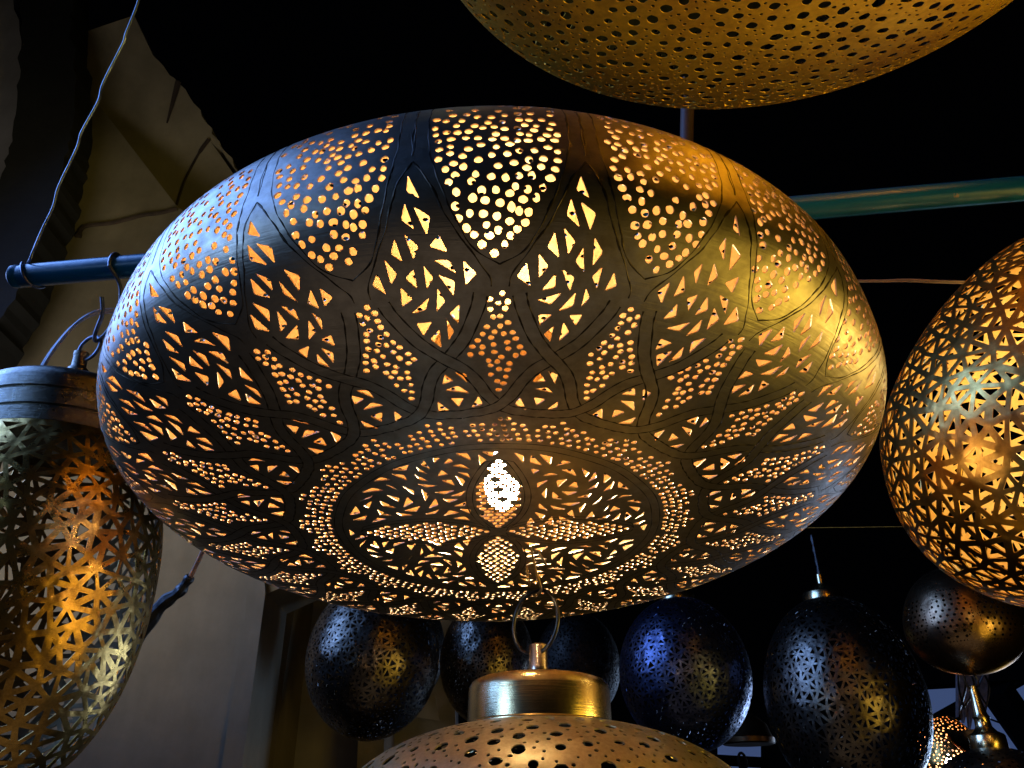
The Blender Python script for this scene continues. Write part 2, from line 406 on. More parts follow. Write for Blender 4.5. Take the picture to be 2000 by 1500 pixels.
M_PAINT = paint_material()
M_PLASTER = plaster_material('old_plaster', (0.28, 0.24, 0.165), (0.165, 0.135, 0.085))
M_PLASTER_B = plaster_material('pale_plaster', (0.38, 0.35, 0.33), (0.26, 0.24, 0.22))
M_STAIN = simple('plaster_crack', (0.045, 0.03, 0.022), 0.9, noise=0.4, scale=20)
M_SKY = emitter('evening_sky', (0.12, 0.20, 0.48), 0.32)


# ------------------------------------------------------------------ pierced shells
def sat(A, B):
    """True when the convex outlines A and B overlap."""
    for P, Q in ((A, B), (B, A)):
        e = np.roll(P, -1, 0) - P
        nn = np.c_[e[:, 1], -e[:, 0]]
        p, q = P @ nn.T, Q @ nn.T
        if ((p.max(0) < q.min(0)) | (q.max(0) < p.min(0))).any():
            return False
    return True


def apart(holes):
    """Leave out openings that would run into one cut before them, so that a strip of metal stays between all."""
    cells, kept = {}, []
    for H in holes:
        c = H.mean(0)
        R = np.sqrt(((H - c) ** 2).sum(1).max())
        if not np.isfinite(R) or R <= 0:
            continue
        rho = math.hypot(*c) + 1e-9
        lv = math.floor(math.log(rho) * 22)                 # log-polar cells suit the conformal chart
        na = 140
        th = int((math.atan2(c[1], c[0]) + math.pi) / (2 * math.pi) * na) % na
        G = c + (H - c) * 1.06
        bad = False
        near = (-2, -1, 0, 1, 2) if rho > 0.02 else range(-8, 9)
        ths = (-2, -1, 0, 1, 2) if rho > 0.06 else range(-na // 2, na // 2)
        for i in near:
            for j in ths:
                for K, cK, RK in cells.get((lv + i, (th + j) % na), ()):
                    if (cK[0] - c[0]) ** 2 + (cK[1] - c[1]) ** 2 < (R + RK) ** 2 * 1.1 and sat(G, K):
                        bad = True
                        break
                if bad:
                    break
            if bad:
                break
        if not bad:
            cells.setdefault((lv, th), []).append((H, c, R))
            kept.append(H)
    return kept


class Shell:
    """A body of revolution with arc length s measured from its bottom pole; holes are cut in a conformal chart."""

    def __init__(self, C, ax, a, cl, cu, kl=2.0, ku=2.0, neck=0.03):
        self.C = np.array(C, float)
        n = np.array([math.sin(ax[0]), math.sin(ax[1]), 0.0])
        n[2] = math.sqrt(1 - n @ n)
        self.ex, self.ey, self.n = ortho(n)
        ph = np.linspace(-math.pi / 2, math.pi / 2, 8001)
        c, s = np.cos(ph), np.sin(ph)
        k = np.where(s < 0, kl, ku)
        r = a * np.abs(c) ** (2 / k)
        z = np.where(s < 0, cl, cu) * np.sign(s) * np.abs(s) ** (2 / k)
        S = np.r_[0, np.cumsum(np.hypot(np.diff(r), np.diff(z)))]
        keep = ~((ph > 0) & (r < neck))
        self.S, self.r, self.z = S[keep], r[keep], z[keep]
        self.top = self.S[-1]
        dr, dz = np.gradient(self.r, self.S), np.gradient(self.z, self.S)
        l = np.hypot(dr, dz)
        self.nr, self.nz = dz / l, -dr / l
        rr = np.maximum(self.r, 1e-9)
        i0 = np.searchsorted(self.S, 0.002)
        psi = np.zeros_like(self.S)
        inc = np.diff(self.S) * 0.5 * (1 / rr[1:] + 1 / rr[:-1])
        psi[i0:] = math.log(0.002) + np.r_[0, np.cumsum(inc[i0:])]
        psi[:i0] = np.log(np.maximum(self.S[:i0], 1e-7))
        self.psi = psi

    def R(self, s):
        return np.interp(s, self.S, self.r)

    def chart(self, lon, s):
        rho = np.exp(np.interp(s, self.S, self.psi))
        return rho * np.cos(lon), rho * np.sin(lon)

    def unchart(self, x, y):
        rho = np.hypot(x, y)
        return np.arctan2(y, x), np.interp(np.log(np.maximum(rho, 1e-7)), self.psi, self.S)

    def point(self, lon, s, lift=0.0):
        lon = np.asarray(lon, float)
        s = np.asarray(s, float)
        r = np.interp(s, self.S, self.r)
        z = np.interp(s, self.S, self.z)
        d = np.cos(lon)[..., None] * self.ex + np.sin(lon)[..., None] * self.ey
        nn = self.normal(lon, s)
        return self.C + r[..., None] * d + z[..., None] * self.n + lift * nn

    def normal(self, lon, s):
        lon = np.asarray(lon, float)
        s = np.asarray(s, float)
        nr = np.interp(s, self.S, self.nr)
        nz = np.interp(s, self.S, self.nz)
        d = np.cos(lon)[..., None] * self.ex + np.sin(lon)[..., None] * self.ey
        v = nr[..., None] * d + nz[..., None] * self.n
        return v / np.linalg.norm(v, axis=-1, keepdims=True)

    def dot(self, lon, s, rad, sides=9):
        """Outline of a drilled hole, in chart coordinates, a little out of round."""
        ph = random.random() * 6.28
        t = np.linspace(0, 2 * math.pi, sides + 1)[:-1] + ph
        e = 1 + 0.10 * random.uniform(-1, 1)
        w = rad * (1 + 0.05 * RNG.standard_normal(sides))
        r = max(float(self.R(s)), 1e-3)
        if s < 0.05:                                         # near the pole work in flat coordinates
            x0, y0 = s * math.cos(lon), s * math.sin(lon)
            x, y = x0 + w * np.cos(t) * e, y0 + w * np.sin(t) / e
            return np.c_[self.chart(np.arctan2(y, x), np.hypot(x, y))]
        return np.c_[self.chart(lon + w * np.cos(t) * e / r, s + w * np.sin(t) / e)]

    def poly(self, pts, chop=0.10, jit=0.0004):
        """A chiselled opening from (lon, s) corners, corners slightly blunt."""
        P = []
        n = len(pts)
        q = []
        for lo, s in pts:
            x, y = self.chart(lo, s)
            q.append(np.array([float(x), float(y)]))
        sc = np.mean([np.hypot(*p) for p in q]) / max(float(self.R(np.mean([p[1] for p in pts]))), 1e-3)
        q = [p + RNG.standard_normal(2) * jit * sc for p in q]
        for i in range(n):
            a, b, c = q[i - 1], q[i], q[(i + 1) % n]
            la, lc = np.linalg.norm(a - b), np.linalg.norm(c - b)
            m = chop * min(la, lc)
            P.append(b + (a - b) / la * m)
            P.append(b + (c - b) / lc * m)
        return np.array(P)

    def scatter(self, d, s0=0.0, s1=None, tries=14):
        """Evenly spread random points on the surface, at least d apart."""
        s1 = self.top - 0.3 * d if s1 is None else s1
        g = np.linspace(s0, s1, 2000)
        w = np.cumsum(np.maximum(self.R(g), 1e-4))
        area = 2 * math.pi * np.trapz(self.R(g), g)
        cells = {}
        out = []
        ncand = int(area / (d * d) * tries)
        ss = np.interp(RNG.random(ncand) * w[-1], w, g)
        ll = RNG.random(ncand) * 2 * math.pi
        P = self.point(ll, ss)
        for i in range(ncand):
            p = P[i]
            k = tuple(np.floor(p / d).astype(int))
            ok = True
            for dx in (-1, 0, 1):
                for dy in (-1, 0, 1):
                    for dz in (-1, 0, 1):
                        for q in cells.get((k[0] + dx, k[1] + dy, k[2] + dz), ()):
                            if (q[0] - p[0]) ** 2 + (q[1] - p[1]) ** 2 + (q[2] - p[2]) ** 2 < d * d:
                                ok = False
                                break
                        if not ok:
                            break
                    if not ok:
                        break
                if not ok:
                    break
            if ok:
                cells.setdefault(k, []).append(p)
                out.append((ll[i], ss[i]))
        return np.array(out)

    def triangle_holes(self, d, strut, s0=0.0, s1=None, chop=0.10, var=0.2):
        """The chiselled triangle pattern: narrow straps of metal left between triangular openings."""
        pts = self.scatter(d, s0, s1)
        x, y = self.chart(pts[:, 0], pts[:, 1])
        q = [Vector((float(a), float(b))) for a, b in zip(x, y)]
        res = delaunay_2d_cdt(q, [], [], 0, 1e-9)
        vs, fs = res[0], res[2]
        lo, ss = self.unchart(np.array([v.x for v in vs]), np.array([v.y for v in vs]))
        P3 = self.point(lo, ss)
        holes = []
        for f in fs:
            A = P3[list(f)]
            l = np.array([np.linalg.norm(A[1] - A[2]), np.linalg.norm(A[2] - A[0]), np.linalg.norm(A[0] - A[1])])
            if l.max() > 3.2 * d:
                continue
            per = l.sum()
            ar = 0.5 * np.linalg.norm(np.cross(A[1] - A[0], A[2] - A[0]))
            rin = 2 * ar / per
            fct = (rin - 0.5 * strut * (1 + var * random.uniform(-1, 1))) / rin
            if fct < 0.18:
                continue
            c2 = np.array([[vs[i].x, vs[i].y] for i in f])
            inc = (l[:, None] * c2).sum(0) / per
            T = inc + (c2 - inc) * fct * (1 + 0.10 * RNG.uniform(-1, 0.6, (3, 1)))
            P = []
            for i in range(3):
                a, b, c = T[i - 1], T[i], T[(i + 1) % 3]
                la, lc = np.linalg.norm(a - b), np.linalg.norm(c - b)
                m = chop * min(la, lc)
                P.append(b + (a - b) / la * m)
                P.append(b + (c - b) / lc * m)
            holes.append(np.array(P))
        return holes

    def build(self, name, holes, h, thick, mats, parent):
        """Cut the holes out of a sheet of metal of the given thickness: outer face, inner face and the walls of every hole."""
        coords, faces = [], []
        holes = apart(holes)
        for H in holes:
            nx = np.roll(H, -1, 0)
            if (H[:, 0] * nx[:, 1] - nx[:, 0] * H[:, 1]).sum() < 0:
                H = H[::-1]
            b = len(coords)
            coords.extend(Vector((float(a), float(c))) for a, c in H)
            faces.append(list(range(b, b + len(H))))
        coords.append(Vector((0.0, 0.0)))
        ns = max(4, int(self.top / h))
        for i in range(1, ns + 1):
            s = self.top * i / ns
            m = max(6, int(2 * math.pi * float(self.R(s)) / h))
            lon = (np.arange(m) + 0.5 * (i % 2)) * 2 * math.pi / m
            x, y = self.chart(lon, np.full(m, s))
            coords.extend(Vector((float(a), float(c))) for a, c in zip(x, y))
        vc, _, fs, _, _, of = delaunay_2d_cdt(coords, [], faces, 0, 1e-9)
        tri = np.array([f for f, o in zip(fs, of) if not o and len(f) == 3], dtype=np.int64)
        X = np.array([(v.x, v.y) for v in vc])
        lon, s = self.unchart(X[:, 0], X[:, 1])
        s = np.minimum(s, self.top)
        out = self.point(lon, s)
        nrm = self.normal(lon, s)
        inn = out - nrm * thick
        nv = len(out)
        # chart orientation: make every triangle counter-clockwise
        A, B, Cc = X[tri[:, 0]], X[tri[:, 1]], X[tri[:, 2]]
        cr = (B[:, 0] - A[:, 0]) * (Cc[:, 1] - A[:, 1]) - (B[:, 1] - A[:, 1]) * (Cc[:, 0] - A[:, 0])
        tri[cr < 0] = tri[cr < 0][:, ::-1]
        E = np.concatenate([tri[:, [0, 1]], tri[:, [1, 2]], tri[:, [2, 0]]])
        key = np.sort(E, 1)
        u, inv, cnt = np.unique(key[:, 0] * nv + key[:, 1], return_inverse=True, return_counts=True)
        bd = E[cnt[inv] == 1]
        a, b = bd[:, 0], bd[:, 1]
        q = np.stack([out[a], out[b], inn[b], inn[a]], 1)       # rim walls, own vertices
        qn = np.cross(q[:, 1] - q[:, 0], q[:, 3] - q[:, 0])
        qn /= (np.linalg.norm(qn, axis=1, keepdims=True) + 1e-12)
        V = np.concatenate([out, inn, q.reshape(-1, 3)])
        Nn = np.concatenate([nrm, -nrm, np.repeat(qn, 4, 0)])
        nt_, nb = len(tri), len(bd)
        me = bpy.data.meshes.new(name)
        me.vertices.add(len(V))
        me.vertices.foreach_set('co', V.astype(np.float32).ravel())
        rim = 2 * nv + np.arange(4 * nb)
        loops = np.concatenate([tri[:, ::-1].ravel(), (tri + nv).ravel(), rim]).astype(np.int32)
        me.loops.add(len(loops))
        me.loops.foreach_set('vertex_index', loops)
        tot = np.r_[np.full(2 * nt_, 3), np.full(nb, 4)].astype(np.int32)
        me.polygons.add(len(tot))
        me.polygons.foreach_set('loop_start', np.r_[0, np.cumsum(tot)[:-1]].astype(np.int32))
        for m in mats:
            me.materials.append(m)
        mi = np.r_[np.zeros(nt_), np.ones(nt_), np.full(nb, 0)].astype(np.int32)
        me.polygons.foreach_set('material_index', mi)
        me.polygons.foreach_set('use_smooth', np.ones(len(tot), bool))
        me.update(calc_edges=True)
        me.validate()
        if len(me.vertices) == len(Nn):
            me.normals_split_custom_set_from_vertices([tuple(map(float, v)) for v in Nn])
        return link(bpy.data.objects.new(name, me), parent)

    def ribbons(self, name, lines, w, lift, mat, parent):
        """Engraved lines: fine chased ridges following the surface."""
        V, F = [], []
        for pts in lines:
            P = np.array(pts, float)
            lo, s = P[:, 0], P[:, 1]
            r = np.maximum(self.R(s), 1e-3)
            dl = np.gradient(lo) * r
            ds = np.gradient(s)
            L_ = np.hypot(dl, ds) + 1e-9
            tl, ts = -ds / L_, dl / L_
            base = len(V)
            ww = w * (1 + 0.35 * np.sin(np.arange(len(P)) * 0.7 + random.random() * 6))
            for off, lf in ((-0.5, -0.0002), (0.0, lift), (0.5, -0.0002)):
                V.extend(self.point(lo + tl * ww * off / r, s + ts * ww * off, lf))
            n = len(P)
            for i in range(n - 1):
                for k in (0, 1):
                    F.append((base + k * n + i, base + k * n + i + 1, base + (k + 1) * n + i + 1, base + (k + 1) * n + i))
        return mesh_obj(name, V, F, mat, parent)


def bulb(parent, base, axis, r, mat, length=0.05, tall=1.0):
    """A lit bulb: glass with its cap; 'base' is the centre of the glass, axis points up to the socket."""
    prof = []
    for i in range(13):
        t = math.pi * (0.02 + 0.80 * i / 12)
        prof.append((r * math.sin(t), -r * tall * math.cos(t)))
    prof.append((r * 0.42, r * tall * 1.25))
    g = lathe('bulb', base, axis, [(max(p, 1e-4), h) for p, h in prof], mat, parent, seg=28)
    ex, ey, n = ortho(axis)
    lathe('bulb_socket', np.array(base) + n * r * tall * 1.26, n, [(r * 0.46, 0), (r * 0.50, 0.004), (r * 0.50, length), (r * 0.2, length + 0.006)], M_IRON, g, seg=24)
    return g


# ================================================================== the setting behind the lamps
def poly_at(pts, p0, nrm):
    return [at_plane(u, v, p0, nrm) for u, v in pts]


def rough_edge(pts, amp, step=14.0):
    out = []
    for i in range(len(pts)):
        a, b = np.array(pts[i], float), np.array(pts[(i + 1) % len(pts)], float)
        n = max(1, int(np.hypot(*(b - a)) / step))
        for k in range(n):
            out.append(a + (b - a) * k / n + RNG.standard_normal(2) * (amp if k else 0))
    return [tuple(p) for p in out]


WALL_P, WALL_N = (0, 2.45, 0), (0.18, -1, 0.10)
wall = thing('plaster_wall', 'grey brown plaster wall behind the lamps at left, stained and cracked', 'wall', (-1.3, 2.5, 0))
low = [(-700, 1900), (-700, 560), (20, 600), (95, 470), (168, 172), (345, 402), (560, 560), (660, 1100), (520, 1160), (473, 1500), (440, 1900)]
prism('wall_face', poly_at(low, WALL_P, WALL_N), (0, 0.25, 0), M_PLASTER, wall)
up = [(168, 172), (172, 60), (262, 30)] + rough_edge([(300, 110), (352, 165), (392, 215), (465, 335), (620, 560)], 3.0)[:-12] + [(640, 600), (345, 402)]
UP_P, UP_N = at_plane(168, 172, WALL_P, WALL_N), (0.42, -0.72, -0.55)
prism('vault_face', poly_at(up, UP_P, (0.30, -1, -0.42)), (0, 0.25, 0.02), M_PLASTER, wall)
strip = [(-700, 620), (-700, -300), (22, -300)] + rough_edge([(26, 0), (38, 60), (42, 130), (40, 200), (32, 260), (14, 330), (-20, 400)], 2.0, 18)[:-20] + [(-60, 470)]
prism('wall_return', poly_at(strip, (0, 2.35, 0), WALL_N), (0, 0.2, 0), M_PLASTER_B, wall)
crack = catmull([at_plane(u, v, (0, 2.443, 0), WALL_N) for u, v in [(152, 462), (160, 446), (176, 440), (215, 436), (250, 428), (280, 420), (312, 416), (345, 408)]], 6)
tube('crack', crack, [0.014, 0.013, 0.012] + [0.009] * (len(crack) - 3), M_STAIN, wall, seg=6)
crack = catmull([at_plane(u, v, UP_P + np.array([0.0, -0.006, 0]), (0.30, -1, -0.42)) for u, v in [(345, 400), (362, 350), (388, 300), (408, 272)]], 6)
tube('crack', crack, [0.006] * (len(crack) - 6) + [0.010] * 6, M_STAIN, wall, seg=6)
crack = catmull([at_plane(u, v, UP_P + np.array([0.0, -0.006, 0]), (0.30, -1, -0.42)) for u, v in [(326, 240), (336, 205), (348, 160)]], 6)
tube('crack', crack, [0.004 + 0.011 * i / (len(crack) - 1) for i in range(len(crack))], M_STAIN, wall, seg=6)

beam = thing('curved_beam', 'black curved timber beam beside the plaster at upper left', 'beam', at(100, 200, 2.2))
bl = catmull([at_plane(u, v, (0, 2.25, 0), WALL_N) for u, v in [(118, -120), (102, 40), (104, 150), (98, 260), (75, 360), (40, 470), (-20, 600), (-90, 720)]], 8)
V, F = [], []
for p in bl:
    w = 0.108 * (1 + 0.05 * RNG.standard_normal())
    for dx, dy in ((-w, -0.05), (w, -0.05), (w, 0.10), (-w, 0.10)):
        V.append(p + np.array([dx, dy, dx * 0.25]))
for i in range(len(bl) - 1):
    for k in range(4):
        F.append((i * 4 + k, i * 4 + (k + 1) % 4, i * 4 + 4 + (k + 1) % 4, i * 4 + 4 + k))
mesh_obj('timber', V, F, M_WOODBLACK, beam, smooth=False)



pil = thing('wall_pier', 'plaster pier with a pale sloping corner at the right end of the left wall', 'pier', at(520, 1400, 2.4))
prism('bevel', poly_at([(515, 1100), (518, 1160), (472, 1500), (440, 1750), (385, 1750), (432, 1500), (462, 1300), (478, 1210), (486, 1100)], (0, 2.43, 0), WALL_N), (0, 0.02, 0), M_PLASTER, pil)
prism('pier_side', poly_at([(515, 1060), (590, 1060), (578, 1172), (555, 1320), (533, 1500), (505, 1750), (440, 1750), (472, 1500), (518, 1160)], (0, 2.44, 0), (-0.25, -1, 0.1)), (0, 0.25, 0), M_PLASTER, pil)
bw = thing('back_wall', 'pale grey wall far behind the dark egg lamps', 'wall', at(640, 1450, 3.0))
prism('wall_face', poly_at([(560, 1000), (900, 1000), (893, 1250), (888, 1330), (890, 1480), (880, 1800), (480, 1800)], (0, 3.0, 0), (0.1, -1, 0.1)), (0, 0.2, 0), M_PLASTER_B, bw)
tag(prism('timber_post', poly_at([(702, 1380), (752, 1380), (750, 1460), (748, 1620), (692, 1620)], (0, 2.8, 0), (0.1, -1, 0.1)), (0.02, 0.1, 0), M_POST),
    'pale timber post under the dark egg lamp at lower left', 'post')
tag(prism('paper_sheet', poly_at([(836, 1362), (850, 1356), (858, 1408), (808, 1400), (806, 1385)], (0, 2.9, 0), (0.1, -1, 0.1)), (0, 0.004, 0), M_PLASTER_B),
    'scrap of pale paper on the back wall between two dark egg lamps', 'paper')

# the street seen at the lower right: a strip of evening sky and dark roof laths in front of it
for (u0, v0, u1, v1) in ((1404, 1452, 1486, 1640), (1806, 1332, 2200, 1800)):
    tag(prism('sky', [at(u0, v0, 7.0), at(u1, v0, 7.0), at(u1, v1, 7.0), at(u0, v1, 7.0)], (0, 0.05, 0), M_SKY), None, None, None, 'structure')
for i, (p, q, w, lab) in enumerate([((1700, 1332), (2050, 1312), 0.060, 'black roof lath lying level across the strip of blue sky'),
                                    ((1760, 1450), (1990, 1322), 0.048, 'black roof lath slanting up through the strip of blue sky'),
                                    ((1940, 1340), (2080, 1540), 0.10, 'black roof lath dropping steeply at the right edge of the sky'),
                                    ((1395, 1484), (1500, 1490), 0.030, 'short black lath in the gap of sky beside the gold cap lamp')]):
    a, b = at(*p, 4.6), at(*q, 4.6)
    tag(tube('roof_lath', [a + (b - a) * t for t in (0, 0.3, 0.6, 1)], w, M_WOODBLACK, None, seg=6), lab, 'lath', 'roof laths against the evening sky')
tag(tube('sagging_wire', catmull([at(1935, 1405, 5.0), at(1970, 1418, 5.0), at(2010, 1434, 5.0)], 6), 0.006, M_IRON, None, 6), 'thin wire crossing the sky under the slanting lath', 'wire')
rag = []
for k in range(5):
    u = 1872 + k * 12
    rag += [(u, 1400 + 12 * ((k * 37) % 3)), (u + 7, 1382 - 6 * (k % 2))]
tag(prism('rag', [at(u, v, 2.6) for u, v in [(1872, 1300)] + rag + [(1932, 1300)]], (0.0, 0.02, 0.0), simple('grey_cloth', (0.16, 0.13, 0.13), 0.9, noise=0.4, scale=40, bump=0.5)),
    'ragged grey cloth strip hanging below the copper globe', 'cloth')
for k in range(6):
    u = 1872 + 11 * k + random.uniform(-4, 4)
    tag(tube('loose_wire', catmull([at(u, 1310, 2.2), at(u + random.uniform(-14, 14), 1345, 2.2), at(u + random.uniform(-14, 14), 1385 + random.uniform(-12, 14), 2.2)], 6), 0.0028, M_IRON, None, 6),
        'thin dark loose wire among others hanging below the copper globe', 'wire', 'loose wires under the copper globe')
tag(tube('brown_pole', [at(1345, 120, 1.75), at(1342, 230, 1.75), at(1338, 420, 1.75)], 0.015, simple('brown_pole_wood', (0.10, 0.045, 0.03), 0.6), None, 12),
    'dim brown pole rising behind the big lit lamp', 'pole')

# ================================================================== the painted pipe
pa, pb = at(24, 541, 1.22), at(2050, 364, 1.10)
pipe = thing('painted_pipe', 'chipped blue green painted pipe running behind the big lit lamp', 'pipe', pa)
d = (pb - pa) / np.linalg.norm(pb - pa)
lathe('tube', pa, d, [(0.0145, 0.0), (0.0182, 0.004), (0.0186, 0.011), (0.0172, 0.014), (0.0172, 0.017), (0.0183, 0.021), (0.0183, 0.6), (0.0182, 1.2), (0.0182, float(np.linalg.norm(pb - pa)))], M_PAINT, pipe, seg=40)


def on_pipe(u):
    """Point of the pipe's axis seen in column u."""
    best = min(np.linspace(0, 1, 400), key=lambda t: abs(proj_u(pa + (pb - pa) * t) - u))
    return pa + (pb - pa) * best


def proj_u(p):
    return 1000 + FPX * p[0] / (p[1] * CP + p[2] * SP)


q = on_pipe(57)
ex, ey, n_ = ortho(d)
loop = [q + 0.0205 * (math.cos(t) * ey + math.sin(t) * ex) + d * (0.010 * (t - 1.0) / 3) for t in np.linspace(-2.6, 2.6, 14)]
cd = np.array([0, -CP, -SP])
up_ = np.array([0, -SP, CP])
lp = [q + 0.021 * (math.cos(t) * cd + math.sin(t) * up_) + d * (0.004 - 0.012 * t / 1.5) for t in np.linspace(2.4, -2.0, 16)]
wire_path = catmull([at(280, -40, 1.30), at(268, 10, 1.29), at(246, 66, 1.28), at(241, 84, 1.28), at(202, 162, 1.27), at(192, 198, 1.262), at(160, 257, 1.25), at(150, 290, 1.245),
                     at(115, 364, 1.23), at(104, 404, 1.225), at(82, 450, 1.215), at(60, 503, 1.20)], 6)
tag(tube('hanging_wire', wire_path + lp, 0.0021, M_GALV, None, 10), 'bent blue grey wire tied round the left end of the painted pipe', 'wire')

q = on_pipe(226)
hk = [q + 0.0215 * (math.cos(t) * cd + math.sin(t) * up_) for t in np.linspace(2.7, 0.0, 12)]
hk += catmull([q + 0.0225 * cd, at(231, 548, 1.19), at(236, 572, 1.19), at(232, 600, 1.19), at(215, 640, 1.185), at(196, 662, 1.18), at(186, 665, 1.178), at(185, 655, 1.176), at(192, 635, 1.174), at(200, 612, 1.172), at(199, 580, 1.17)], 6)
tag(tube('wire_hook', hk, 0.0030, M_GALV, None, 10), 'grey wire hook over the pipe holding the bronze egg lamp', 'hook')

# ================================================================== the big lit lamp
S0 = Shell((-0.0167, 0.7772, 0.3671), (-0.0255, 0.1176), 0.40, 0.1016, 0.1358, 2.9672, 2.9672, neck=0.03)
big = thing('pierced_lamp', 'huge flattened round lamp of pierced dark brass, lit from inside, at centre', 'lamp', S0.C)
NSEC = 21
SEC = 2 * math.pi / NSEC
LON0 = math.radians(-88.9)


def nums(t):
    return [tuple(map(float, x.split(','))) for x in t.split()]


def tris(t):
    v = nums(t)
    return [v[i:i + 3] for i in range(0, len(v), 3)]


holes = []
J = lambda a: random.uniform(-a, a)
clusters = (tris(D_CLUSR), tris(D_CLUSL))
rosettes = (tris(D_ROSR), tris(D_ROSL))
kite, drop = nums(D_KITE), nums(D_DROP)
for k in range(-10, 11):
    lon = LON0 + k * SEC
    mid = lon + SEC / 2
    flip = -1 if (k % 3 == 1) else 1
    tw = J(0.35) if k else 0.0
    ss = 1 + (J(0.012) if k else 0)
    for a, s in kite:
        holes.append(S0.dot(lon + math.radians(flip * a + tw + J(0.12)), s / 1000 * ss + J(0.0005), 0.0025 * (1 + J(0.10))))
    for a, s in drop:
        if k and random.random() < 0.05:
            continue
        holes.append(S0.dot(lon + math.radians(flip * a + tw + J(0.18 if k else 0.05)), s / 1000 + J(0.0010 if k else 0.0003), 0.0029 * (1 + J(0.12)), 11))
    for i in range(26):                                     # the drops run on over the shoulder
        a, s = J(6.3), 0.486 + 0.030 * random.random()
        holes.append(S0.dot(lon + math.radians(a), s, 0.0029))
    kind = k % 2
    for T in clusters[kind]:
        holes.append(S0.poly([(mid + math.radians(a + tw), s / 1000) for a, s in T], jit=0.0007 if k not in (0, -1) else 0.0002))
    for T in rosettes[kind]:
        holes.append(S0.poly([(mid + math.radians(a), s / 1000) for a, s in T], jit=0.0007 if k not in (0, -1) else 0.0002))
# dotted ring round the medallion, outer edge scalloped
s = 0.1715
row = 0
while s < 0.206:
    m = int(2 * math.pi * s / 0.0088)
    for i in range(m):
        lon = (i + 0.5 * (row % 2)) * 2 * math.pi / m + J(0.012)
        ph = abs(((lon - LON0) / SEC + 0.5) % 1.0 - 0.5) * 2          # 0 on the kite, 1 on the rosette
        lim = 0.2065 - 0.016 * ph ** 0.8
        if s + 0.001 > lim or random.random() < 0.03:
            continue
        holes.append(S0.dot(lon, s + J(0.0009), 0.0024 * (1 + J(0.10))))
    s += 0.0069
    row += 1
# the medallion: four dotted petals and four fields of triangles
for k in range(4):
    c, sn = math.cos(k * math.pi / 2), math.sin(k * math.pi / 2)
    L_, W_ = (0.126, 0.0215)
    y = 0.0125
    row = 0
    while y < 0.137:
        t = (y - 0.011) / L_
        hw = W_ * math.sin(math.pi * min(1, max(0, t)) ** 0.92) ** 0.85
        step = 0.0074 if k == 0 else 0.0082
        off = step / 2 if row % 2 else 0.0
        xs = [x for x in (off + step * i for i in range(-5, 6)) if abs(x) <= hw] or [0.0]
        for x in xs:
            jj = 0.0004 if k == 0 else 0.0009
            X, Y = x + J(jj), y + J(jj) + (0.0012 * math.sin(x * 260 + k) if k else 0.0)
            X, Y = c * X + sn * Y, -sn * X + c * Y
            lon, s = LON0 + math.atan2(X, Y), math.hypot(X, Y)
            holes.append(S0.dot(lon, s, (0.00325 if k == 0 else 0.0027) * (1 + J(0.08))))  # petal before the bulb: larger, denser holes imitate its merged glow
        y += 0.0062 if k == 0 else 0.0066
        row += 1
for src, rot in ((D_MEDNE, 0), (D_MEDNW, 0), (D_MEDNE, 2), (D_MEDNW, 2)):
    c, sn = math.cos(rot * math.pi / 2), math.sin(rot * math.pi / 2)
    for T in tris(src):
        P = []
        for x, y in T:
            X, Y = (c * x + sn * y) / 1000, (-sn * x + c * y) / 1000
            P.append((LON0 + math.atan2(X, Y), math.hypot(X, Y)))
        holes.append(S0.poly(P, jit=0.0003 if rot == 0 else 0.0008))
# the upper side, only ever seen from inside through the other holes
for lon, s in S0.scatter(0.0135, 0.53, S0.top - 0.03):
    holes.append(S0.dot(lon, s, 0.0030, 8))
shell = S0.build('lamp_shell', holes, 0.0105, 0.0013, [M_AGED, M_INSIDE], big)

lines = []


def curve_line(pts, lon0, mirror=False, closed=False, n=7):
    pts = [np.array([p[0] * (-1 if mirror else 1), p[1]]) for p in pts]
    c = catmull(pts, n, closed)
    if closed:
        c = c + [c[0]]
    return [(lon0 + math.radians(p[0] + 0.05 * math.sin(p[1] * 0.3)), p[1] / 1000) for p in c]


for k in range(-10, 11):
    lon = LON0 + k * SEC
    mid = lon + SEC / 2
    for mir in (False, True):
        lines.append(curve_line([(0.0, 430), (1.6, 412), (3.3, 385), (6.0, 357), (7.3, 344), (7.5, 336)], mid, mir))
        lines.append(curve_line([(0.0, 353), (2.6, 363), (4.2, 380), (5.9, 410), (6.9, 440), (7.1, 470), (7.1, 505)], lon, mir))
        lines.append(curve_line([(0.0, 436), (0.15, 455), (0.0, 480), (0.1, 500)], mid, mir))
# two families of flat straps plaited over and under each other round the ring of kites
STRAP = [(-6.15, 330), (-5.6, 318), (-3.7, 295), (-1.9, 282), (0.0, 272), (2.6, 260), (4.5, 246), (6.2, 230), (8.57, 217.5), (11.2, 211.5), (14.0, 209.5), (17.14, 208.5)]
HW = 0.0050


def strap_edges(mirror):
    c = np.array(catmull([np.array(p, float) for p in STRAP], 12))
    if mirror:
        c = c * np.array([-1.0, 1.0])
    r = S0.R(c[:, 1] / 1000)
    x, y = np.radians(c[:, 0]) * r, c[:, 1] / 1000
    dx, dy = np.gradient(x), np.gradient(y)
    l = np.hypot(dx, dy)
    return [(np.radians(c[:, 0]) + o * HW * (-dy / l) / r, y + o * HW * dx / l) for o in (-1, 1)], (np.radians(c[:, 0]), y)


